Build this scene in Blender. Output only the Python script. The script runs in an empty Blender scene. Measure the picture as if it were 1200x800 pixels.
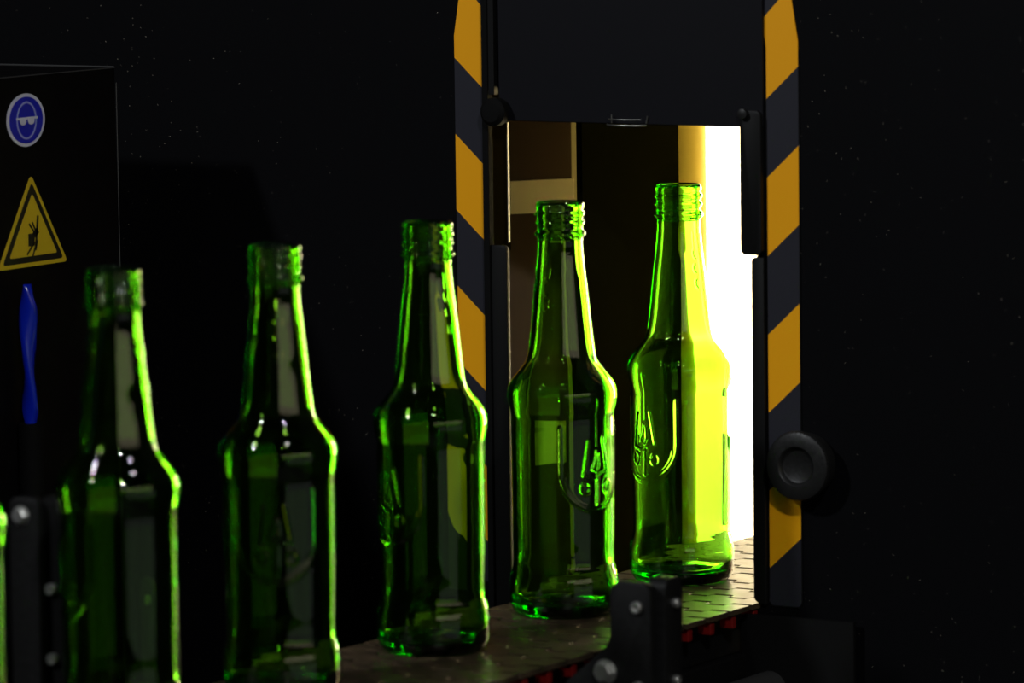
import bpy, bmesh, math, random
from mathutils import Matrix, Vector
random.seed(7)
PI = math.pi
BH = 0.95                      # height of the belt surface above the hall floor
sc = bpy.context.scene
col = sc.collection

# ------------------------------------------------------------------ materials
def mat(name, base=(.5, .5, .5), rough=.5, metal=0., spec=.5, emit=None, estr=0., coat=0.):
    m = bpy.data.materials.new(name); m.use_nodes = True
    b = m.node_tree.nodes['Principled BSDF']
    b.inputs['Base Color'].default_value = (*base, 1)
    b.inputs['Roughness'].default_value = rough
    b.inputs['Metallic'].default_value = metal
    b.inputs['Specular IOR Level'].default_value = spec
    b.inputs['Coat Weight'].default_value = coat
    if emit:
        b.inputs['Emission Color'].default_value = (*emit, 1)
        b.inputs['Emission Strength'].default_value = estr
    return m

def N(m, t, **kw):
    n = m.node_tree.nodes.new(t)
    for k, v in kw.items(): setattr(n, k, v)
    return n

def L(m, a, b): m.node_tree.links.new(a, b)

def noise_rough(m, lo, hi, scale=40., bump=0., stretch=(1, 1, 1)):
    b = m.node_tree.nodes['Principled BSDF']
    tc = N(m, 'ShaderNodeTexCoord'); mp = N(m, 'ShaderNodeMapping'); mp.inputs['Scale'].default_value = stretch
    nz = N(m, 'ShaderNodeTexNoise'); nz.inputs['Scale'].default_value = scale; nz.inputs['Detail'].default_value = 4
    mr = N(m, 'ShaderNodeMapRange'); mr.inputs['From Min'].default_value = .3; mr.inputs['From Max'].default_value = .7
    mr.inputs['To Min'].default_value = lo; mr.inputs['To Max'].default_value = hi
    L(m, tc.outputs['Object'], mp.inputs['Vector']); L(m, mp.outputs['Vector'], nz.inputs['Vector'])
    L(m, nz.outputs['Fac'], mr.inputs['Value']); L(m, mr.outputs['Result'], b.inputs['Roughness'])
    if bump:
        bp = N(m, 'ShaderNodeBump'); bp.inputs['Strength'].default_value = bump; bp.inputs['Distance'].default_value = .001
        L(m, nz.outputs['Fac'], bp.inputs['Height']); L(m, bp.outputs['Normal'], b.inputs['Normal'])
    return m

def dusty(m, base, dust, scale, thr):
    """black paint with sparse specks of dust"""
    b = m.node_tree.nodes['Principled BSDF']
    tc = N(m, 'ShaderNodeTexCoord')
    vo = N(m, 'ShaderNodeTexVoronoi'); vo.inputs['Scale'].default_value = scale
    wn = N(m, 'ShaderNodeTexNoise'); wn.inputs['Scale'].default_value = 7.; wn.inputs['Detail'].default_value = 3
    sub = N(m, 'ShaderNodeMath', operation='MULTIPLY_ADD'); sub.inputs[1].default_value = .10; sub.inputs[2].default_value = thr - .05
    lt = N(m, 'ShaderNodeMath', operation='LESS_THAN')
    mx = N(m, 'ShaderNodeMix', data_type='RGBA')
    mx.inputs['A'].default_value = (*base, 1); mx.inputs['B'].default_value = (*dust, 1)
    L(m, tc.outputs['Object'], vo.inputs['Vector']); L(m, tc.outputs['Object'], wn.inputs['Vector'])
    L(m, wn.outputs['Fac'], sub.inputs[0]); L(m, vo.outputs['Distance'], lt.inputs[0]); L(m, sub.outputs[0], lt.inputs[1])
    L(m, lt.outputs[0], mx.inputs['Factor']); L(m, mx.outputs['Result'], b.inputs['Base Color'])
    return m

M = {}
M['panel'] = dusty(mat('black_machine_paint', (.0016, .0016, .0021), .55, spec=.06), (.0016, .0016, .0021), (.5, .45, .35), 260, .035)
M['flap'] = dusty(mat('guard_flap_paint', (.0038, .0038, .0054), .5, spec=.12), (.0038, .0038, .0054), (.3, .3, .3), 200, -.01)
M['dark'] = mat('dark_steel', (.0035, .0035, .0035), .5, spec=.15)
M['bracket'] = noise_rough(mat('black_powder_coat', (.006, .006, .006), .45, spec=.14), .4, .6, 300, .15)
M['cabinet'] = noise_rough(mat('cabinet_paint', (.0026, .0022, .0024), .5, spec=.06), .4, .6, 90)
M['gap'] = mat('black_rubber', (.002, .002, .002), .8, spec=.1)
M['knob'] = noise_rough(mat('knob_plastic', (.008, .008, .008), .42, spec=.25), .36, .5, 400, .1)
M['bolt'] = noise_rough(mat('zinc_bolt', (.42, .42, .40), .35, metal=.9), .3, .5, 500)
M['edge'] = mat('bare_steel_edge', (.30, .30, .28), .4, metal=1.)
M['brown'] = noise_rough(mat('brown_painted_plate', (.075, .048, .026), .6, spec=.15), .4, .6, 60)
M['cream'] = mat('cream_label', (.9, .8, .48), .55)
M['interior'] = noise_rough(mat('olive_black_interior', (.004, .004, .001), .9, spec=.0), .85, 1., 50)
M['falloff_post'] = mat('yellow_falloff_post', (.64, .50, .10), .8, spec=.05)
M['lamp'] = mat('lit_diffuser', (.8, .8, .8), .5, emit=(1., .88, .58), estr=2.3)
M['rim_light'] = mat('rim_light_emitter', (.8, .8, .8), .5, emit=(1., .82, .50), estr=25.)
M['edge_dim'] = mat('worn_edge', (.06, .06, .06), .5, metal=.6)
M['bounce_wall'] = mat('white_bounce_lining', (.78, .70, .42), .6, spec=.1)
M['fill_glow'] = mat('back_wall_fill_glow', (.3, .25, .1), .6, emit=(1., .85, .4), estr=.5)
M['lit_jamb'] = mat('lit_jamb_brown', (.007, .005, .001), .8, spec=.0)
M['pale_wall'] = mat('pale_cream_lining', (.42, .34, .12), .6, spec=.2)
M['floor'] = noise_rough(mat('hall_floor_concrete', (.02, .02, .02), .6), .5, .8, 12)
M['red'] = mat('red_wear_pad', (.13, .004, .003), .4, spec=.3)
M['white_sign'] = mat('sign_white', (.50, .50, .60), .4)
M['blue_sign'] = mat('sign_blue', (.008, .012, .36), .4)
M['yellow_sign'] = mat('sign_yellow', (.52, .36, .012), .4)
M['black_sign'] = mat('sign_black', (.004, .004, .004), .45)
M['pale_sign'] = mat('sign_pale_blue', (.24, .26, .55), .4)
M['hose'] = mat('blue_hose_plastic', (.002, .012, .36), .22, spec=.6)
M['clear'] = mat('clear_tab_plastic', (.9, .9, .85), .08)
M['clear'].node_tree.nodes['Principled BSDF'].inputs['Transmission Weight'].default_value = 1
M['clear'].node_tree.nodes['Principled BSDF'].inputs['IOR'].default_value = 1.49

# belt: brown acetal links, worn and greasy
mb = mat('brown_acetal_belt', (.19, .11, .07), .3, spec=.10)
b = mb.node_tree.nodes['Principled BSDF']
b.inputs['Specular Tint'].default_value = (1., .68, .42, 1)
tc = N(mb, 'ShaderNodeTexCoord')
n1 = N(mb, 'ShaderNodeTexNoise'); n1.inputs['Scale'].default_value = 55; n1.inputs['Detail'].default_value = 6
n2 = N(mb, 'ShaderNodeTexNoise'); n2.inputs['Scale'].default_value = 420; n2.inputs['Detail'].default_value = 3
cr = N(mb, 'ShaderNodeValToRGB')
cr.color_ramp.elements[0].position = .35; cr.color_ramp.elements[0].color = (.024, .018, .012, 1)
cr.color_ramp.elements[1].position = .7; cr.color_ramp.elements[1].color = (.065, .044, .026, 1)
mr = N(mb, 'ShaderNodeMapRange'); mr.inputs['From Min'].default_value = .3; mr.inputs['From Max'].default_value = .7
mr.inputs['To Min'].default_value = .30; mr.inputs['To Max'].default_value = .45
bp = N(mb, 'ShaderNodeBump'); bp.inputs['Strength'].default_value = .2; bp.inputs['Distance'].default_value = .0005
L(mb, tc.outputs['Object'], n1.inputs['Vector']); L(mb, tc.outputs['Object'], n2.inputs['Vector'])
L(mb, n1.outputs['Fac'], cr.inputs['Fac']); L(mb, cr.outputs['Color'], b.inputs['Base Color'])
L(mb, n1.outputs['Fac'], mr.inputs['Value']); L(mb, mr.outputs['Result'], b.inputs['Roughness'])
L(mb, n2.outputs['Fac'], bp.inputs['Height']); L(mb, bp.outputs['Normal'], b.inputs['Normal'])
M['belt'] = mb

# hazard tape: slanted yellow and black bands from the strip's own UVs (metres)
def tape_mat(name, sgn, phase):
    m = mat(name, (.5, .5, .5), .38, spec=.35)
    b = m.node_tree.nodes['Principled BSDF']
    uv = N(m, 'ShaderNodeUVMap'); uv.uv_map = 'strip'
    sx = N(m, 'ShaderNodeSeparateXYZ'); L(m, uv.outputs['UV'], sx.inputs[0])
    a = N(m, 'ShaderNodeMath', operation='MULTIPLY_ADD'); a.inputs[1].default_value = sgn
    L(m, sx.outputs['X'], a.inputs[0]); L(m, sx.outputs['Y'], a.inputs[2])
    d = N(m, 'ShaderNodeMath', operation='MULTIPLY_ADD'); d.inputs[1].default_value = 1 / .0921; d.inputs[2].default_value = phase
    L(m, a.outputs[0], d.inputs[0])
    f = N(m, 'ShaderNodeMath', operation='FRACT'); L(m, d.outputs[0], f.inputs[0])
    lt = N(m, 'ShaderNodeMath', operation='LESS_THAN'); lt.inputs[1].default_value = .5; L(m, f.outputs[0], lt.inputs[0])
    mx = N(m, 'ShaderNodeMix', data_type='RGBA')
    mx.inputs['A'].default_value = (.016, .016, .022, 1); mx.inputs['B'].default_value = (.72, .31, .003, 1)
    L(m, lt.outputs[0], mx.inputs['Factor']); L(m, mx.outputs['Result'], b.inputs['Base Color'])
    return m

# green bottle glass: clear surface, coloured by the depth of glass
g = bpy.data.materials.new('green_bottle_glass'); g.use_nodes = True
nt = g.node_tree; nt.nodes.clear()
out = nt.nodes.new('ShaderNodeOutputMaterial'); gl = nt.nodes.new('ShaderNodeBsdfGlass')
gl.inputs['IOR'].default_value = 1.52; gl.inputs['Roughness'].default_value = 0.0
va = nt.nodes.new('ShaderNodeVolumeAbsorption'); va.inputs['Density'].default_value = 640
va.inputs['Color'].default_value = (.60, .925, .0, 1)
nt.links.new(gl.outputs[0], out.inputs['Surface']); nt.links.new(va.outputs[0], out.inputs['Volume'])
M['glass'] = g

# ------------------------------------------------------------------ helpers
def tag(o, label=None, cat=None, group=None, kind=None):
    if label: o['label'] = label
    if cat: o['category'] = cat
    if group: o['group'] = group
    if kind: o['kind'] = kind
    return o

def thing(name, loc, label, cat, group=None):
    o = bpy.data.objects.new(name, None); col.objects.link(o)
    o.empty_display_size = .02
    o.location = (loc[0], loc[1], loc[2] + BH)
    return tag(o, label, cat, group)

def origin(o):
    p = Vector((0, 0, 0))
    while o is not None: p += Vector(o.location); o = o.parent
    return p - Vector((0, 0, BH))

def obj(name, bm, m, parent=None, smooth=False, at=None, label=None):
    """bm is in belt coordinates (z = 0 on the belt); the object gets its own origin"""
    me = bpy.data.meshes.new(name)
    bmesh.ops.recalc_face_normals(bm, faces=bm.faces)
    vs = [v.co for v in bm.verts]
    if at is None:
        at = ((min(v.x for v in vs) + max(v.x for v in vs)) / 2, (min(v.y for v in vs) + max(v.y for v in vs)) / 2, min(v.z for v in vs))
    at = Vector(at)
    bmesh.ops.translate(bm, verts=bm.verts, vec=-at)
    bm.to_mesh(me); bm.free()
    me.materials.append(m)
    if smooth:
        for p in me.polygons: p.use_smooth = True
        if smooth == 'auto':
            try: me.set_sharp_from_angle(angle=math.radians(35))
            except Exception: pass
    o = bpy.data.objects.new(name, me); col.objects.link(o)
    if parent is not None:
        o.parent = parent; o.location = at - origin(parent)
    else:
        o.location = at + Vector((0, 0, BH))
    if label: o['label'] = label
    return o

def box(x0, x1, y0, y1, z0, z1, bev=0., bm=None, seg=2):
    bm = bm or bmesh.new()
    r = bmesh.ops.create_cube(bm, size=1)
    for v in r['verts']:
        v.co = Vector((x0 + (v.co.x + .5) * (x1 - x0), y0 + (v.co.y + .5) * (y1 - y0), z0 + (v.co.z + .5) * (z1 - z0)))
    if bev:
        es = list({e for v in r['verts'] for e in v.link_edges})
        bmesh.ops.bevel(bm, geom=es, offset=bev, segments=seg, affect='EDGES', profile=.5)
    return bm

def prism(pts, axis, a, b, bev=0., bm=None):
    """extrude a 2D outline. axis 'y': pts are (x,z) between y=a..b; axis 'x': pts are (y,z); axis 'z': pts are (x,y)"""
    bm = bm or bmesh.new()
    def P(p, t): return {'y': (p[0], t, p[1]), 'x': (t, p[0], p[1]), 'z': (p[0], p[1], t)}[axis]
    v0 = [bm.verts.new(P(p, a)) for p in pts]; v1 = [bm.verts.new(P(p, b)) for p in pts]
    n = len(pts)
    fs = [bm.faces.new(v0), bm.faces.new(v1[::-1])]
    for i in range(n): fs.append(bm.faces.new((v0[i], v0[(i + 1) % n], v1[(i + 1) % n], v1[i])))
    bmesh.ops.recalc_face_normals(bm, faces=bm.faces)
    if bev:
        es = [e for e in fs[0].edges] + [e for e in fs[1].edges]
        bmesh.ops.bevel(bm, geom=es, offset=bev, segments=2, affect='EDGES', profile=.5)
    return bm

def rrect(x0, x1, z0, z1, r, n=6, corners=(1, 1, 1, 1)):
    """rounded rectangle outline, corners = (bl, br, tr, tl)"""
    pts = []
    for k, (cx, cz, a0) in enumerate([(x0 + r, z0 + r, PI), (x1 - r, z0 + r, 1.5 * PI), (x1 - r, z1 - r, 0), (x0 + r, z1 - r, .5 * PI)]):
        if corners[k]:
            for i in range(n + 1):
                a = a0 + i / n * PI / 2; pts.append((cx + r * math.cos(a), cz + r * math.sin(a)))
        else:
            pts.append([(x0, z0), (x1, z0), (x1, z1), (x0, z1)][k])
    return pts

def lathe(prof, c, axis='z', n=48, bm=None):
    """prof: list of (r, t) along axis from point c"""
    bm = bm or bmesh.new(); rings = []
    for r, t in prof:
        ring = []
        if r < 1e-6:
            ring = [bm.verts.new(_ax(0, 0, t, c, axis))]
        else:
            for i in range(n):
                a = 2 * PI * i / n; ring.append(bm.verts.new(_ax(r * math.cos(a), r * math.sin(a), t, c, axis)))
        rings.append(ring)
    for A, B in zip(rings, rings[1:]):
        for i in range(n):
            j = (i + 1) % n
            if len(A) == 1 and len(B) == 1: continue
            if len(A) == 1: bm.faces.new((A[0], B[j], B[i]))
            elif len(B) == 1: bm.faces.new((A[i], A[j], B[0]))
            else: bm.faces.new((A[i], A[j], B[j], B[i]))
    return bm

def _ax(a, b_, t, c, axis):
    if axis == 'z': return (c[0] + a, c[1] + b_, c[2] + t)
    if axis == '-y': return (c[0] + a, c[1] - t, c[2] + b_)
    if axis == 'x': return (c[0] + t, c[1] + a, c[2] + b_)

def tube(path, rad, n=10, bm=None):
    bm = bm or bmesh.new(); rings = []
    P = [Vector(p) for p in path]
    for k, p in enumerate(P):
        t = (P[min(k + 1, len(P) - 1)] - P[max(k - 1, 0)]).normalized()
        u = t.orthogonal().normalized() if k == 0 else (u - t * u.dot(t)).normalized()
        w = t.cross(u)
        r = rad[k] if isinstance(rad, (list, tuple)) else rad
        rings.append([bm.verts.new(p + (u * math.cos(2 * PI * i / n) + w * math.sin(2 * PI * i / n)) * r) for i in range(n)])
    for A, B in zip(rings, rings[1:]):
        for i in range(n): bm.faces.new((A[i], A[(i + 1) % n], B[(i + 1) % n], B[i]))
    bm.faces.new(rings[0][::-1]); bm.faces.new(rings[-1])
    return bm

# ------------------------------------------------------------------ setting
FZ = -BH
tag(obj('floor', box(-3, 3.5, -4, 3, FZ - .05, FZ), M['floor']), kind='structure')

# ------------------------------------------------------------------ conveyor
BX0, BX1 = -.0475, .0845
BY0, BY1 = -1.25, .60
conv = thing('conveyor', ((BX0 + BX1) / 2, -.3, FZ), 'dark conveyor with brown brick-pattern belt carrying the green bottles into the machine', 'conveyor')
PITCH = .0262
def edge_x(y0, phase):
    pts = []; w = .0132; amp = .0036
    n = int(round((BX1 - BX0) / w)); w = (BX1 - BX0) / n
    for k in range(n):
        xa = BX0 + k * w; xb = xa + w
        dy = amp if (k + phase) % 2 else -amp
        pts += [(xa + (.0006 if k else 0), y0 + dy), (xb - (.0006 if k < n - 1 else 0), y0 + dy)]
    return pts
def link_row(y0, phase):
    g_ = .0018
    a = edge_x(y0 + g_, phase); b_ = edge_x(y0 + PITCH - g_, phase)
    return prism(a + b_[::-1], 'z', -.0032, 0, bev=.0002)
yy = BY0; k = 0
proto = None
link = None
while yy < BY1:
    if link is None:
        link = obj('belt_link', link_row(0, 0), M['belt'], conv, at=(0, 0, 0))
        link.location = Vector((0, yy, 0)) - origin(conv)
        pad = obj('wear_pad', box(BX1 - .010, BX1 - .0012, .0095, .0143, -.0112, -.0045, .0006), M['red'], link, at=(0, 0, -.0112), label='red wear pad under the belt edge')
        pad.location = (0, 0, -.0112)
        r0, p0 = link, pad
    else:
        r = r0.copy(); r.parent = conv; r.location = Vector((0, yy, 0)) - origin(conv); col.objects.link(r)
        p = p0.copy(); p.parent = r; col.objects.link(p)
    yy += PITCH; k += 1
# support channel under the belt
bm = box(BX0 + .004, BX1 - .012, BY0, BY1, -.030, -.0115, .001)
obj('wear_strip_bed', bm, M['gap'], conv)
obj('side_frame', box(BX1 - .014, BX1 - .006, BY0, BY1, -.16, -.0302, .001), M['dark'], conv)
obj('side_frame', box(BX0 + .006, BX0 + .014, BY0, BY1, -.16, -.0302, .001), M['dark'], conv)
for y in (-1.0, .3):
    obj('leg', box(BX0 + .02, BX1 - .02, y - .03, y + .03, FZ, -.0305, .003), M['dark'], conv)
obj('return_guide', tube([(BX1 + .010, y, -.050) for y in (-.24, -.1, .05, .25)], .011, 20), M['edge_dim'], conv, smooth='auto', label='dim grey round guide below the belt')
obj('support_roller', lathe([(0, -.115), (.020, -.115), (.022, -.113), (.022, .0), (.020, .002), (.006, .002), (.006, .012), (0, .012)], (BX1 - .012, -.10, -.085), 'x', 32), M['bracket'], conv, smooth='auto')

# ------------------------------------------------------------------ guide brackets
def hexbolt(c, r, h, axis, parent, washer=True):
    bm = bmesh.new()
    if washer: lathe([(0, 0), (r * 1.25, 0), (r * 1.25, h * .15), (0, h * .15)], c, axis, 24, bm)
    lathe([(0, h * .15), (r * .95, h * .15), (r, h * .3), (r, h * .8), (r * .86, h), (0, h)], c, axis, 6, bm)
    return obj('bolt', bm, M['bolt'], parent)
def capscrew(c, r, h, axis, parent):
    bm = lathe([(0, 0), (r, 0), (r, h * .8), (r * .85, h), (r * .5, h), (r * .45, h * .55), (0, h * .55)], c, axis, 20)
    return obj('bolt', bm, M['bolt'], parent, smooth='auto')

bk = thing('guide_rail_bracket', (.137, -.276, FZ), 'black two-plate bracket with silver bolts in front of the two bottles by the opening', 'bracket')
outl = [(.150, -.13), (.150, .043)] + [(.150 - .007 + .007 * math.cos(a), .043 + .007 * math.sin(a)) for a in [PI / 2 * i / 6 for i in range(1, 7)]] \
     + [(.1315 - .007 * math.sin(a), .043 + .007 * math.cos(a)) for a in [PI / 2 * i / 6 for i in range(0, 7)]] + [(.1245, .020), (.1225, .014), (.096, -.008), (.086, -.030), (.086, -.13)]
obj('clamp_plate', prism(outl, 'y', -.300, -.294, bev=.0008), M['bracket'], bk, smooth='auto')
obj('spacer', box(.128, .146, -.294, -.288, -.13, .047, .0005), M['gap'], bk)
obj('side_plate', prism(rrect(-.287, -.268, -.13, .0505, .006, corners=(0, 0, 1, 1)), 'x', .140, .152, bev=.0008), M['bracket'], bk, smooth='auto')
capscrew((.1420, -.300, .0365), .0033, .003, '-y', bk)
capscrew((.1425, -.300, -.0075), .0034, .003, '-y', bk)
capscrew((.152, -.277, .0365), .0028, .0028, 'x', bk)
capscrew((.152, -.277, -.006), .0028, .0028, 'x', bk)
hexbolt((.1215, -.300, -.0005), .0056, .005, '-y', bk)
obj('post', box(.128, .142, -.2935, -.270, FZ, -.1305, .002), M['dark'], bk)

lk = thing('guide_rail_bracket', (-.076, -.545, FZ), 'blurred black bracket with silver bolts between the two leftmost bottles', 'bracket')
obj('clamp_plate', prism(rrect(-.0915, -.0725, -.13, .1145, .005, corners=(0, 0, 1, 1)), 'y', -.552, -.546, bev=.0008), M['bracket'], lk, smooth='auto')
obj('side_plate', prism(rrect(-.545, -.524, -.13, .1145, .005, corners=(0, 0, 1, 1)), 'x', -.076, -.062, bev=.0008), M['gap'], lk, smooth='auto')
hexbolt((-.0835, -.552, .105), .0042, .003, '-y', lk)
for z in (.0665, .0295): capscrew((-.0690, -.5453, z), .0030, .0035, '-y', lk)
obj('post', box(-.092, -.078, -.5455, -.53, FZ, -.1305, .002), M['dark'], lk)

lk2 = thing('guide_rail_bracket', (-.085, -.405, FZ), 'dark bracket hidden in shadow beside the second bottle from the left', 'bracket')
lk2['label'] = 'black bracket in deep shadow, its top just left of the third bottle from the left'
obj('clamp_plate', prism(rrect(-.105, -.086, -.13, .052, .006, corners=(0, 0, 1, 1)), 'y', -.412, -.406, bev=.0008), M['bracket'], lk2, smooth='auto')
capscrew((-.0955, -.412, .04), .003, .003, '-y', lk2)
obj('post', box(-.102, -.088, -.4055, -.39, FZ, -.1305, .002), M['dark'], lk2)

# ------------------------------------------------------------------ machine housing
YP = -.055
mh = thing('machine_housing', (-.005, YP, FZ), 'black machine housing with a lit rectangular opening that the bottle belt enters', 'machine')
OX0, OX1, OZT = -.0985, .0835, .2805
# front wall made of one plate with the opening cut out
bm = bmesh.new()
box(-1.6, OX0, YP, YP + .02, FZ, 1.3, 0, bm)
box(OX1, 1.6, YP, YP + .02, FZ, 1.3, 0, bm)
box(OX0, OX1, YP, YP + .02, .300, 1.3, 0, bm)
box(OX0, OX1, YP, YP + .02, FZ, -.045, 0, bm)
obj('front_panel', bm, M['panel'], mh)
obj('shell', prism([(-1.6, YP + .02), (-1.6, 1.2), (1.6, 1.2), (1.6, YP + .02), (1.57, YP + .02), (1.57, 1.17), (-1.57, 1.17), (-1.57, YP + .02)], 'z', FZ, 1.27), M['dark'], mh)
obj('roof_plate', box(-1.6, 1.6, YP + .02, 1.2, 1.271, 1.3), M['dark'], mh)
# jamb plates of the opening
jr = [(.0900, -.0005)] + [(.0818 + .005 - .005 * math.sin(a), .0045 - .005 * math.cos(a)) for a in [PI / 2 * i / 5 for i in range(6)]] \
   + [(.0818, .2015)] + [(.0818 + .003 - .003 * math.cos(a), .2015 + .003 * math.sin(a)) for a in [PI / 2 * i / 4 for i in range(1, 5)]] + [(.0900, .2045)]
obj('jamb_plate', prism(jr, 'y', YP - .004, YP - .0005, bev=.0004), M['dark'], mh, smooth='auto')
obj('jamb_bracket', prism(rrect(.0757, .0897, .2058, .2905, .0035), 'y', YP - .006, YP - .0005, bev=.0006), M['dark'], mh, smooth='auto', label='rounded black bracket beside the white light')
obj('jamb_plate', prism(rrect(-.0990, -.0860, -.02, .2052, .003, corners=(0, 0, 1, 0)), 'y', YP - .004, YP - .0005, bev=.0004), M['dark'], mh, smooth='auto')
obj('jamb_post', box(-.1010, -.0968, YP - .006, YP - .0005, -.03, .36, .0006), M['gap'], mh)
obj('lit_jamb_cover', box(-.0984, -.0976, YP - .0004, YP + .0204, .20, .2995), M['lit_jamb'], mh)  # added cover; its brown stands in for warm light on the jamb side
obj('jamb_highlight', box(-.0885, -.0880, YP + .002, YP + .004, .2065, .2790, 0), M['edge'], mh, label='thin steel strip standing in for the highlight on the jamb edge')  # strip added to draw the highlight along the jamb edge
obj('sill_plate', prism(rrect(.0748, .1500, -.30, -.0062, .004, corners=(0, 0, 0, 1)), 'y', YP - .008, YP - .0045, bev=.0005), M['gap'], mh, smooth='auto')
# knuckle of the flap hinge, left, and its twin, right
obj('flap_hinge', lathe([(0, 0), (.0075, 0), (.0085, .001), (.0085, .007), (.006, .0095), (0, .010)], (-.0900, YP - .0045, .2860), '-y', 28), M['gap'], mh, smooth='auto')
obj('flap_hinge', lathe([(0, 0), (.0028, 0), (.0032, .001), (.0030, .003), (0, .004)], (.0790, YP - .006, .2885), '-y', 24), M['knob'], mh, smooth='auto')
# guard flap hanging above the opening
fl = obj('guard_flap', prism(rrect(-.0905, .0900, .2805, .70, .0015), 'y', YP - .0035, YP - .0006, bev=.0005), M['flap'], mh)
obj('flap_rail', box(-.0965, -.0925, YP - .0055, YP - .0006, .2960, .70, .0004), M['dark'], mh)
# clear pull tab at the lower edge of the flap: curved lip with a raised rim
tb = []
for i in range(13):
    u = i / 12; x = -.0145 + u * .0265; tb.append((x, YP - .0042 - .0075 * math.sin(PI * u) ** .6, .2812))
bm = bmesh.new()
tube([(x, y, z - .0012) for x, y, z in tb], .0006, 8, bm)
tube([(x, y + .0008, z + .0022) for x, y, z in tb[1:-1]], .0005, 8, bm)
tube([(tb[0][0] + .004, YP - .006, .281), (tb[0][0] + .004, YP - .0062, .2862)], .0004, 8, bm)
tube([tb[-1], (tb[-1][0] + .0012, YP - .0045, .2855)], .0005, 8, bm)
obj('pull_tab', bm, M['edge'], fl, smooth='auto', label='small shiny curved pull tab')
# knob
kc = (.1105 + .007, YP - .0005, .0846)
bm = lathe([(0, 0), (.0165, 0), (.0180, .001), (.0185, .003), (.0190, .010), (.0205, .0115), (.0208, .0135), (.0200, .0155), (.0180, .0165), (.0118, .0166), (.0108, .0158), (.0100, .0140), (.0090, .0134), (0, .0132)], kc, '-y', 96)
for v in bm.verts:           # milled grip on the outer rim
    d = Vector((v.co.x - kc[0], 0, v.co.z - kc[2]))
    if d.length > .0189:
        a = math.atan2(d.z, d.x); s = 1 - .018 * (.5 + .5 * math.cos(48 * a)); v.co.x = kc[0] + d.x * s; v.co.z = kc[2] + d.z * s
obj('knob', bm, M['knob'], mh, smooth='auto', label='round black clamping knob over the right tape')

# hazard tapes
def tape(name, xo, xi, zb, lab, m, side):
    bm = bmesh.new(); lay = None
    yb, yf = YP - .0004, YP - .0009
    s = 1 if side == 'R' else -1
    zo, zi = .3312, .3269
    top = .62; lean = math.tan(math.radians(9.4)) * s
    r = .003
    bot = []
    n = 5
    for i in range(n + 1):
        a = PI / 2 * i / n; bot.append((xi + s * (r - r * math.cos(a)), zb + r - r * math.sin(a)))
    for i in range(n + 1):
        a = PI / 2 * i / n; bot.append((xo - s * (r - r * math.sin(a)), zb + r - r * math.cos(a)))
    outl = bot + [(xo, zo), (xo - lean * (top - zo), top), (xi - lean * (top - zi), top), (xi, zi)]
    prism(outl, 'y', yf, yb, 0, bm)
    uv = bm.loops.layers.uv.new('strip')
    for f in bm.faces:
        for l in f.loops:
            c = l.vert.co
            sh = lean * max(0, c.z - .329)
            l[uv].uv = (abs((c.x + sh) - xi), c.z)
    o = obj(name, bm, m, mh, label=lab)
    return o
tape('hazard_tape', .1120, .0911, -.0010, 'yellow and black hazard tape right of the opening', tape_mat('hazard_tape_right', -.9, .773), 'R')
tape('hazard_tape', -.1230, -.1019, -.0010, 'yellow and black hazard tape left of the opening', tape_mat('hazard_tape_left', -.9, .761), 'L')
# clear film margins standing proud of the tape
def outline_tube(pts, y, r):
    return tube([(x, y, z) for x, z in pts], r, 6)
obj('tape_film', outline_tube([(.1124, .325), (.1124, .002), (.1110, -.0014), (.0925, -.0014), (.0908, .002), (.0908, .325)], YP - .0009, .00022), M['bracket'], mh)

# ------------------------------------------------------------------ inside of the machine
tn = thing('tunnel_lining', (.0, .07, FZ), 'dark lining behind the opening, partly hidden behind the bottles', 'machine lining')
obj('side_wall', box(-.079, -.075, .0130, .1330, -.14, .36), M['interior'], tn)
obj('side_wall', box(.118, .122, -.03, .66, -.14, .36), M['bounce_wall'], tn)  # unseen wall, made pale to bounce lamp light onto plate and bottles
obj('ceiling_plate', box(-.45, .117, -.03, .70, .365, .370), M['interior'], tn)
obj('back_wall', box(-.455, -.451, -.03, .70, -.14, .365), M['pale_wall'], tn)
obj('foot', box(-.40, -.38, .60, .62, FZ, -.1405), M['dark'], tn)

# brown plate with two cream labels
d = Vector((.583, .812, 0)); P1 = Vector((-.1500, .1265, 0)); nrm = Vector((.812, -.583, 0))
def slab(a0, a1, z0, z1, t0, t1, bev=0.):
    """slab along direction d (metres back from P1), thickness t along its normal"""
    bm = bmesh.new(); q = []
    for a in (a0, a1):
        for t in (t0, t1): q.append(P1 - d * a + nrm * t)
    return prism([(q[0].x, q[0].y), (q[1].x, q[1].y), (q[3].x, q[3].y), (q[2].x, q[2].y)], 'z', z0, z1)
pt = thing('inner_plate', (P1.x, P1.y, FZ), 'brown plate with two cream labels standing inside the lit opening, far left', 'machine plate')
obj('panel_body', slab(0, .09, FZ, .33, -.006, 0), M['brown'], pt)
obj('edge_strip', slab(-.0012, .0, .2095, .2305, -.006, .0006), M['cream'], pt, label='bright end of the upper cream label')
obj('label', slab(-.0005, .048, .2095, .2305, .0003, .0008), M['cream'], pt, label='cream label high on the plate')
obj('label', slab(.006, .048, .0485, .0690, .0003, .0008), M['cream'], pt, label='cream label low on the plate')
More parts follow.
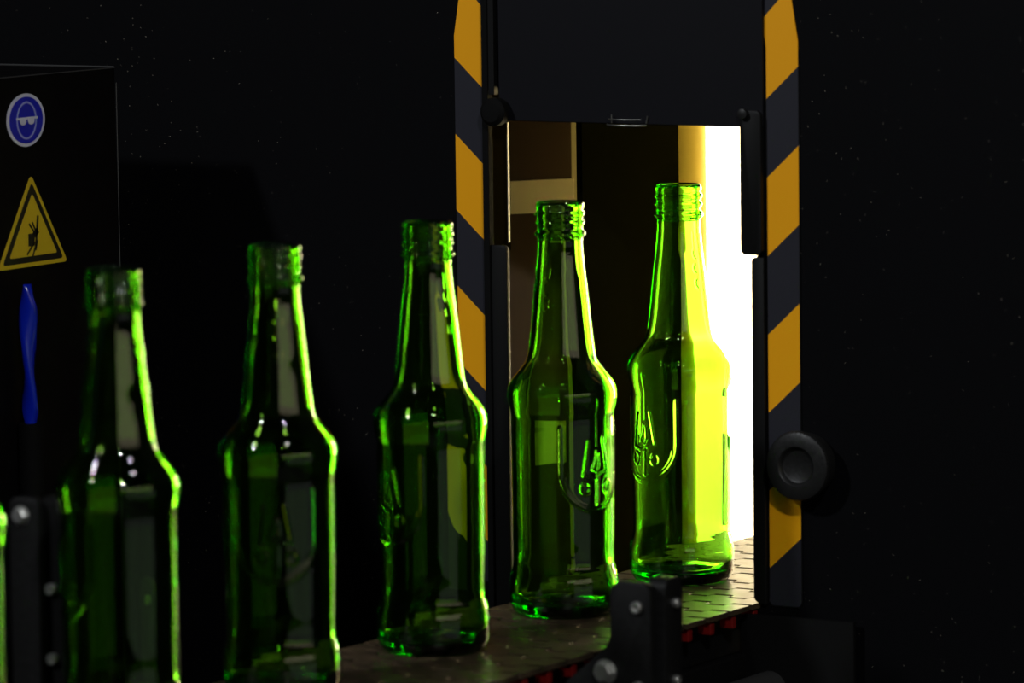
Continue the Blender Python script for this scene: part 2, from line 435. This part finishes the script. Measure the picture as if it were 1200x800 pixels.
# light box
lb = thing('light_box', (-.17, .42, FZ), 'brilliant white light box glowing inside the machine behind the last bottle', 'lamp')
obj('side_diffuser', box(-.168, -.164, .295, .66, -.10, .34), M['lamp'], lb, label='glowing white diffuser')
obj('rim_light_panel', box(-.160, .112, .664, .668, .004, .34), M['rim_light'], lb, label='glowing panel added at the tunnel end to light the bottle rims')  # emitter added out of direct view to light the bottle rims
obj('lamp_falloff_post', lathe([(0, 0), (.0195, 0), (.0195, .44), (0, .44)], (-.1430, .250, -.10), 'z', 64), M['falloff_post'], lb, smooth='auto', label='round cream yellow post added for the soft yellow falloff beside the lamp')  # post added and rounded to give the yellow falloff next to the lamp
obj('back_wall_fill', box(-.19, -.172, .325, .66, -.10, .34), M['fill_glow'], lb, label='dim glowing panel added behind the light box to brighten the back wall')  # added glow that brightens the back wall
obj('lamp_foot', box(-.19, -.175, .45, .5, FZ, -.1005), M['dark'], lb)

# ------------------------------------------------------------------ control cabinet
cx = -.30
cb = thing('control_cabinet', (cx - .2, -.5, FZ), 'black control cabinet with a blue goggles sign and yellow hand hazard sign', 'cabinet')
obj('body', box(cx - .45, cx, -1.1, -.1600, FZ, .3140, .0012), M['cabinet'], cb)
obj('corner_edge', tube([(cx + .0003, -.1597, .305), (cx + .0003, -.1597, -.2)], .00035, 6), M['edge_dim'], cb, label='thin worn metal corner edge')
obj('top_lip', tube([(cx - .44, -.1597, .3143), (cx - .001, -.1597, .3143)], .0006, 6), M['edge_dim'], cb, label='thin metal lip along the cabinet top')
obj('top_lip', tube([(cx + .0002, -1.09, .3140), (cx + .0002, -.161, .3140)], .0004, 6), M['edge_dim'], cb)

def disc(c, ry, rz, t0, t1, n=48, bm=None, r_in=0):
    """flat disc / ring on the cabinet face (normal +x)"""
    bm = bm or bmesh.new()
    o_ = [(c[0] + ry * math.cos(2 * PI * i / n), c[1] + rz * math.sin(2 * PI * i / n)) for i in range(n)]
    if not r_in: return prism(o_, 'x', cx + t0, cx + t1, 0, bm)
    i_ = [(c[0] + (ry - r_in) * math.cos(2 * PI * i / n), c[1] + (rz - r_in) * math.sin(2 * PI * i / n)) for i in range(n)]
    A = [bm.verts.new((cx + t1, *p)) for p in o_]; B = [bm.verts.new((cx + t1, *p)) for p in i_]
    C_ = [bm.verts.new((cx + t0, *p)) for p in o_]; D_ = [bm.verts.new((cx + t0, *p)) for p in i_]
    for i in range(n):
        j = (i + 1) % n
        bm.faces.new((A[i], A[j], B[j], B[i])); bm.faces.new((A[i], C_[i], C_[j], A[j])); bm.faces.new((B[i], B[j], D_[j], D_[i]))
    return bm
gy, gz = -.2515, .2880
sg = obj('goggles_sign', disc((gy, gz), .0187, .0157, .0002, .0006), M['white_sign'], cb, label='round white-rimmed blue wear-goggles sign')
obj('sign_field', disc((gy, gz), .0164, .0138, .0007, .0009), M['blue_sign'], sg)
bm = disc((gy, gz - .0002), .0098, .0112, .0010, .0012, r_in=.0011)
obj('head_outline', bm, M['pale_sign'], sg)
bm = disc((gy - .0040, gz - .0005), .0031, .0023, .0013, .0016)
disc((gy + .0040, gz - .0005), .0031, .0023, .0013, .0016, bm=bm)
prism([(gy - .0105, gz + .0018), (gy + .0105, gz + .0018), (gy + .0105, gz + .0004), (gy - .0105, gz + .0004)], 'x', cx + .0013, cx + .0015, 0, bm)
obj('goggles_mark', bm, M['white_sign'], sg)

def tri(s, rad, t0, t1, c):
    """rounded triangle, s = half height scale; c=(y,z) centroid"""
    pts = []
    W, Hh = .0345 * s, .0545 * s
    V = [(c[0], c[1] + Hh * .645), (c[0] - W, c[1] - Hh * .355), (c[0] + W, c[1] - Hh * .355)]
    for k in range(3):
        p, a, b_ = Vector(V[k]), Vector(V[(k + 2) % 3]), Vector(V[(k + 1) % 3])
        ua, ub = (a - p).normalized(), (b_ - p).normalized()
        p0 = p + ua * rad; p1 = p + ub * rad
        for i in range(5):
            t = i / 4; q = p0 * (1 - t) ** 2 + p * 2 * t * (1 - t) + p1 * t * t; pts.append((q.x, q.y))
    return prism(pts, 'x', cx + t0, cx + t1)
ty, tz = -.2478, .2205
sg = obj('hand_hazard_sign', tri(1.0, .0035, .0002, .0006, (ty, tz)), M['yellow_sign'], cb, label='yellow triangular hand hazard sign')
obj('sign_border', tri(.87, .003, .0007, .0009, (ty, tz)), M['black_sign'], sg)
obj('sign_field', tri(.68, .002, .0010, .0012, (ty, tz)), M['yellow_sign'], sg)
bm = bmesh.new()
def bar2(y0, z0, y1, z1, w, bm):
    a, b_ = Vector((y0, z0)), Vector((y1, z1)); n_ = (b_ - a).normalized(); n_ = Vector((-n_.y, n_.x)) * w / 2
    prism([tuple(a + n_), tuple(b_ + n_), tuple(b_ - n_), tuple(a - n_)], 'x', cx + .0013, cx + .0015, 0, bm)
bar2(ty - .0050, tz - .0035, ty + .0010, tz - .0035, .0075, bm)       # block
bar2(ty + .0022, tz - .0075, ty + .0048, tz + .0105, .0018, bm)       # upright tool
bar2(ty + .0005, tz - .0010, ty + .0045, tz + .0020, .0040, bm)       # palm
for (a0, a1, b0, b1) in ((-.004, .0062, .0005, .0012), (-.001, .0070, .0020, .0020), (-.0065, -.0120, .0010, -.0050), (-.0010, -.0135, .0030, -.0050), (.0020, -.0100, .0040, -.0040)):
    bar2(ty + a0, tz + a1, ty + b0, tz + b1, .0012, bm)
obj('hand_mark', bm, M['black_sign'], sg)

# blue twisted hose in front of the cabinet; a black tube below stands in for shade
hs = thing('twisted_hose', (-.29, -.2665, FZ), 'glossy blue twisted hose hanging in front of the black cabinet under the hazard sign', 'hose')
bm = bmesh.new(); n = 90; rows = []
hx, hy = -.290, -.2665
for i in range(n + 1):
    u = i / n; z = .1925 - u * .0870
    a = math.radians(-20) + u * PI * 1.35
    wd = .0056 * min(1, (u * 6) ** .6 + .05, ((1 - u) * 4) ** .7 + .3); th_ = .0030  # lower end narrows to imitate the fade into shade
    rows.append([bm.verts.new((hx + wd * math.cos(a) * k1 - th_ * math.sin(a) * k2, hy + wd * math.sin(a) * k1 + th_ * math.cos(a) * k2, z))
                 for k1, k2 in ((1, 0), (.7, .8), (0, 1), (-.7, .8), (-1, 0), (-.7, -.8), (0, -1), (.7, -.8))])
for A, B in zip(rows, rows[1:]):
    for i in range(8): bm.faces.new((A[i], A[(i + 1) % 8], B[(i + 1) % 8], B[i]))
bm.faces.new(rows[0][::-1]); bm.faces.new(rows[-1])
obj('twisted_band', bm, M['hose'], hs, smooth=True)
obj('shade_sleeve', tube([(hx, hy, .110), (hx, hy, .02), (hx, hy, -.2), (hx, hy, FZ + .001)], .0072, 20), M['gap'], hs, smooth='auto')  # black tube added where the hose is lost in shade

# ------------------------------------------------------------------ bottles
PROF_PX = [  # (pixels of a 479 px tall bottle above its base, half width in px)
 (479, 26.6), (477.5, 27.5), (475, 27.9), (473, 27.6), (471.5, 27.0), (469.5, 27.2), (468, 28.6), (466, 29.0), (464, 28.6), (462.5, 27.1), (460.5, 26.7),
 (459, 27.1), (457.5, 28.4), (456, 28.8), (454, 28.4), (452.5, 27.0), (450, 26.6), (448, 26.8), (446.5, 28.5), (444.5, 29.8), (442.5, 29.9), (440.5, 28.6), (438.5, 26.8), (436, 26.2),
 (430, 26.0), (420, 26.6), (408, 27.8), (392, 29.6), (371, 32.0), (341, 35.0), (311, 38.4), (302, 39.8),
 (296, 41.6), (290, 45.4), (284, 50.2), (278, 55.2), (272, 59.4), (266, 62.2), (260, 63.4), (254, 63.6), (248, 63.0), (242, 61.6), (236, 60.2), (230, 59.8), (222, 59.8),
 (120, 59.4), (90, 59.0), (72, 58.6), (62, 58.6), (54, 60.2), (46, 62.4), (38, 63.4), (20, 63.4), (12, 62.6), (6, 60.4), (2.5, 57.2), (.6, 53.5), (0, 50)]
S = .24 / 479
def make_pchip(pts):
    P = sorted(pts); X = [p[0] for p in P]; Y = [p[1] for p in P]; n = len(X)
    d = [(Y[k + 1] - Y[k]) / (X[k + 1] - X[k]) for k in range(n - 1)]
    m = [d[0]] + [0 if d[k - 1] * d[k] <= 0 else 3 * (X[k + 1] - X[k - 1]) / ((2 * (X[k + 1] - X[k]) + X[k] - X[k - 1]) / d[k - 1] + (X[k + 1] - X[k] + 2 * (X[k] - X[k - 1])) / d[k]) for k in range(1, n - 1)] + [d[-1]]
    import bisect
    def f(x):
        x = min(max(x, X[0]), X[-1]); k = min(max(bisect.bisect_right(X, x) - 1, 0), n - 2)
        h = X[k + 1] - X[k]; t = (x - X[k]) / h
        return Y[k] * (1 + 2 * t) * (1 - t) ** 2 + m[k] * h * t * (1 - t) ** 2 + Y[k + 1] * t * t * (3 - 2 * t) + m[k + 1] * h * t * t * (t - 1)
    return f
prof = [(z * S, r * S) for z, r in PROF_PX]
prof_at = make_pchip(prof)
body_at = make_pchip([p for p in prof if p[0] > 19 * S or False] + [(0, 63.4 * S)])
def catmull(_, z): return prof_at(z)
def smooth_at(z, w=.006): return sum(body_at(z + w * q / 4) * math.exp(-(q / 2.5) ** 2) for q in range(-5, 6)) / sum(math.exp(-(q / 2.5) ** 2) for q in range(-5, 6))

def seg_d(px, pz, a, b_):
    ax, az = a; bx, bz = b_
    dx, dz = bx - ax, bz - az; L2 = dx * dx + dz * dz + 1e-18
    t = max(0, min(1, ((px - ax) * dx + (pz - az) * dz) / L2))
    return math.hypot(px - ax - t * dx, pz - az - t * dz)

def arc(cx_, cz_, r, a0, a1, n=10, sy=1.):
    return [(cx_ + r * math.cos(math.radians(a0 + (a1 - a0) * i / n)), cz_ + sy * r * math.sin(math.radians(a0 + (a1 - a0) * i / n))) for i in range(n + 1)]
mm = .001
logo = []    # (polyline, half width, height)
U = [(-.0225, .112), (-.0225, .086)] + arc(0, .0855, .0225, 180, 360, 18) + [(.0225, .112)]
logo.append((U, .0009, .00055))
logo.append((arc(0, .0855, .0205, 190, 350, 16), .0005, .0003))
logo.append(([(-.0060, .1035), (-.0092, .0835), (-.0005, .0815)], .0007, .0007))
logo.append(([(.0050, .1050), (.0088, .0850), (.0022, .0840)], .0007, .0007))
logo.append(([(0, .0975), (-.0004, .0930), (-.0032, .0870), (0, .0855), (.0022, .0885), (.0018, .0960), (0, .0975)], .0006, .0006))
logo.append(([(.0008, .0825), (.0008, .0720), (.0004, .0670)], .0011, .0007))
logo.append((arc(-.0078, .0765, .0030, 20, 340, 10, 1.2), .0007, .0006))
logo.append((arc(.0088, .0765, .0030, -160, 160, 10, 1.2), .0007, .0006))
logo.append(([(.0, .128), (.0, .100)], .0003, .0002))
neck = []
for z0, kind in ((.2065, 0), (.1975, 1), (.1885, 2), (.1795, 1)):
    if kind == 0: neck.append(([(.0, z0 + .0035), (.0004, z0 - .0035)], .0007, .0005))
    if kind == 1: neck.append((arc(-.0015, z0, .0034, -80, 80, 8), .0007, .0005)); neck.append(([(-.0035, z0 - .002), (-.0035, z0 + .002)], .0005, .0004))
    if kind == 2: neck.append((arc(-.0010, z0, .0034, -100, 60, 8), .0007, .0005))
def bumph(u, z, items):
    h = 0.
    for poly, hw, amp in items:
        xs = [p[0] for p in poly]; zs = [p[1] for p in poly]
        if not (min(xs) - hw * 2 < u < max(xs) + hw * 2 and min(zs) - hw * 2 < z < max(zs) + hw * 2): continue
        dd = min(seg_d(u, z, a, b_) for a, b_ in zip(poly, poly[1:])) if len(poly) > 1 else 9
        t = max(0, 1 - (dd / (hw * 1.5)) ** 2)
        h = max(h, amp * t * t * (3 - 2 * t))
    return h

def build_bottle():
    NA = 360
    zs = []
    def rng(z1, z0, st):
        n = max(1, int(round((z1 - z0) / st))); return [z1 + (z0 - z1) * i / n for i in range(n)]
    H = .24
    zs += rng(H, 436 * S, .00045) + rng(436 * S, .212, .0014) + rng(.212, .174, .0006) + rng(.174, 302 * S, .0022) + rng(302 * S, 222 * S, .0009)
    zs += rng(222 * S, .0620, .00056) + rng(.0620, .033, .0014) + rng(.033, .004, .0009)
    outer = [(catmull([(a, b_) for a, b_ in prof], z), z) for z in zs]
    # round foot, bearing ring and push-up
    outer += [(60.4 * S, .0030), (58.9 * S, .0019), (57.0 * S, .0010), (54.5 * S, .0003), (51.5 * S, 0), (48 * S, .0004), (44.5 * S, .0016), (38 * S, .0036), (28 * S, .0058), (16 * S, .0072), (6 * S, .0077)]
    # inner wall
    inner = []
    NI = 150
    for i in range(NI + 1):
        z = .0135 + (H - .0008 - .0135) * (i / NI)
        if z > 430 * S: r = 20.8 * S
        elif z > 302 * S: r = smooth_at(z) - .0027
        else:
            # inside follows a smoothed outside
            r = smooth_at(z) - .0027
        inner.append((r, z))
    # blend the neck-finish step
    ii = []
    for k in range(len(inner)):
        lo, hi = max(0, k - 3), min(len(inner) - 1, k + 3)
        ii.append((sum(inner[q][0] for q in range(lo, hi + 1)) / (hi - lo + 1), inner[k][1]))
    heel = [(6 * S, .0115), (20 * S, .0110), (34 * S, .0093), (44 * S, .0075), (50 * S, .0070), (54.5 * S, .0078), (57 * S, .0100)]
    inner = heel + ii
    inner[-1] = (21.4 * S, H - .0008)
    lip = [(22.6 * S, H + .0001), (24.2 * S, H + .0005), (25.6 * S, H + .0004)]
    verts = []; faces = []
    rings = []
    rnd = random.Random(3)
    waves = [(rnd.choice((2, 3, 4, 5, 7, 9, 13)), rnd.uniform(-16, 16), rnd.uniform(0, 6.28), rnd.uniform(.25, 1)) for _ in range(9)]
    def wob(a, z):
        s = 0
        for n_, kz, ph, w in waves: s += w / (1 + n_ * .35) * math.sin(n_ * a + kz * z + ph)
        return s
    seq = [('o', r, z) for r, z in outer][::-1] + [('l', r, z) for r, z in lip[::-1]] + [('i', r, z) for r, z in inner[::-1]]
    for kind, r, z in seq:
        ring = []
        for k in range(NA):
            a = 2 * PI * k / NA; rr = r
            if kind == 'o' and .062 < z < .130:
                u = (a if a < PI else a - 2 * PI) * r
                if abs(u) < .025: rr += bumph(u, z, logo)
            if kind == 'o' and .174 < z < .212:
                u = (a - PI) * r
                if abs(u) < .008: rr += bumph(u, z, neck)
            if kind == 'o' and z > 436 * S:
                # the screw thread climbs round the finish
                pass
            if kind == 'i' and r > .012 and z < .215:
                fade = min(1, max(0, (z - .008) / .02)) * min(1, (.215 - z) / .02)
                rr += .00013 * wob(a, z) * fade
            if kind == 'o' and .02 < z < .215 and z > .004:
                rr += .000035 * wob(a * 1 + 1.3, z * 1.4)
            ring.append(len(verts)); verts.append((rr * math.cos(a), rr * math.sin(a), z))
        rings.append(ring)
    for A, B in zip(rings, rings[1:]):
        for k in range(NA):
            j = (k + 1) % NA; faces.append((A[k], A[j], B[j], B[k]))
    c0 = len(verts); verts.append((0, 0, .0078)); c1 = len(verts); verts.append((0, 0, .0116))
    for k in range(NA):
        j = (k + 1) % NA
        faces.append((c0, rings[0][j], rings[0][k])); faces.append((c1, rings[-1][k], rings[-1][j]))
    me = bpy.data.meshes.new('glass_bottle')
    me.from_pydata(verts, [], faces); me.update()
    me.materials.append(M['glass'])
    me.polygons.foreach_set('use_smooth', [True] * len(me.polygons))
    return me

CAM_AZ = math.radians(-58.6)      # azimuth from a bottle towards the camera
rows_ = [(0.0, -50, 'clear green glass bottle farthest along the belt, backlit yellow by the white lamp'),
         (-.1396, 40, 'green glass bottle with a crest facing right, in front of the cream label'),
         (-.2828, -52, 'green glass bottle in front of the left striped tape, crest at its left edge'),
         (-.4348, -2, 'dark green bottle third from the left, its faint crest facing the viewer'),
         (-.5806, -68, 'blurred dark green bottle beside the yellow hand hazard sign'),
         (-.7270, 20, 'bottle cut off by the picture edge, only its lit green side showing')]
bme = build_bottle()
b0 = bpy.data.objects.new('glass_bottle', bme)
for i, (y, phi, lab) in enumerate(rows_):
    o = b0 if i == 0 else b0.copy()
    col.objects.link(o)
    o.location = (0, y, BH + .0002)
    o.rotation_euler = (0, 0, CAM_AZ + math.radians(phi))
    tag(o, lab, 'bottle', 'green bottles in a row on the conveyor')

# ------------------------------------------------------------------ lights of the hall
def area(name, pos, target, sx, sy, power, color=(1, 1, 1), shape='RECTANGLE'):
    l = bpy.data.lights.new(name, 'AREA'); l.shape = shape; l.size = sx; l.size_y = sy; l.energy = power; l.color = color
    o = bpy.data.objects.new(name, l); col.objects.link(o)
    o.location = Vector(pos) + Vector((0, 0, BH))
    dr = (Vector(target) - Vector(pos)).normalized()
    o.rotation_euler = dr.to_track_quat('-Z', 'Y').to_euler()
    return o
def polar(az_off, dist, z):
    a = CAM_AZ + math.radians(az_off); return (dist * math.cos(a), -.3 + dist * math.sin(a), z)
area('hall_lamp', polar(-54, 2.3, 1.75), (0, -.2, .15), .14, .14, 31, (.92, .96, 1), 'DISK')
area('hall_lamp', polar(10, 2.7, 1.85), (0, -.2, .15), .14, .14, 31, (.95, .97, 1), 'DISK')
area('hall_window', polar(38, 4.2, .85), (0, -.3, .2), 5.0, .8, 12.5, (1, .90, .60))
area('hall_wall_light', polar(52, 4.0, -.42), (0, -.3, .1), 6.0, .8, 2.6, (.9, .95, .92))
# two small LED spots over the conveyor
area('line_lamp', (.28, -.60, .62), (0, -.35, .1), .045, .045, .20, (.95, .98, 1), 'DISK')
area('line_lamp', (-.23, -.82, .62), (0, -.35, .1), .045, .045, .20, (.95, .98, 1), 'DISK')

w = bpy.data.worlds.new('hall_dark'); w.use_nodes = True; sc.world = w
w.node_tree.nodes['Background'].inputs['Color'].default_value = (.02, .02, .03, 1)
w.node_tree.nodes['Background'].inputs['Strength'].default_value = .04

# ------------------------------------------------------------------ camera
cam = bpy.data.cameras.new('camera'); co = bpy.data.objects.new('camera', cam); col.objects.link(co)
Rw = Vector((0.85386346, 0.52033907, -0.01282365)); Uw = Vector((-0.04552106, 0.0991965, 0.9940261)); Fw = Vector((-0.51850267, 0.84817882, -0.10838666))
mtx = Matrix((( Rw.x, Uw.x, -Fw.x, 1.51813), (Rw.y, Uw.y, -Fw.y, -2.67800), (Rw.z, Uw.z, -Fw.z, .482 + BH), (0, 0, 0, 1)))
co.matrix_world = mtx
cam.lens = 180; cam.sensor_width = 36; cam.sensor_fit = 'HORIZONTAL'; cam.clip_start = .05; cam.clip_end = 50
cam.dof.use_dof = True; cam.dof.focus_distance = 3.12; cam.dof.aperture_fstop = 8.0; cam.dof.aperture_blades = 9
sc.camera = co

# ------------------------------------------------------------------ render look
sc.view_settings.view_transform = 'Standard'
try: sc.view_settings.look = 'None'
except Exception: pass
sc.view_settings.exposure = 0.0; sc.view_settings.gamma = 1.0
sc.view_settings.use_curve_mapping = False
cy = sc.cycles
cy.max_bounces = 24; cy.transmission_bounces = 24; cy.glossy_bounces = 12; cy.diffuse_bounces = 3; cy.volume_bounces = 0
cy.transparent_max_bounces = 16
cy.caustics_refractive = True; cy.caustics_reflective = True; cy.blur_glossy = .3
cy.sample_clamp_indirect = 30.0; cy.sample_clamp_direct = 0
cy.use_denoising = True
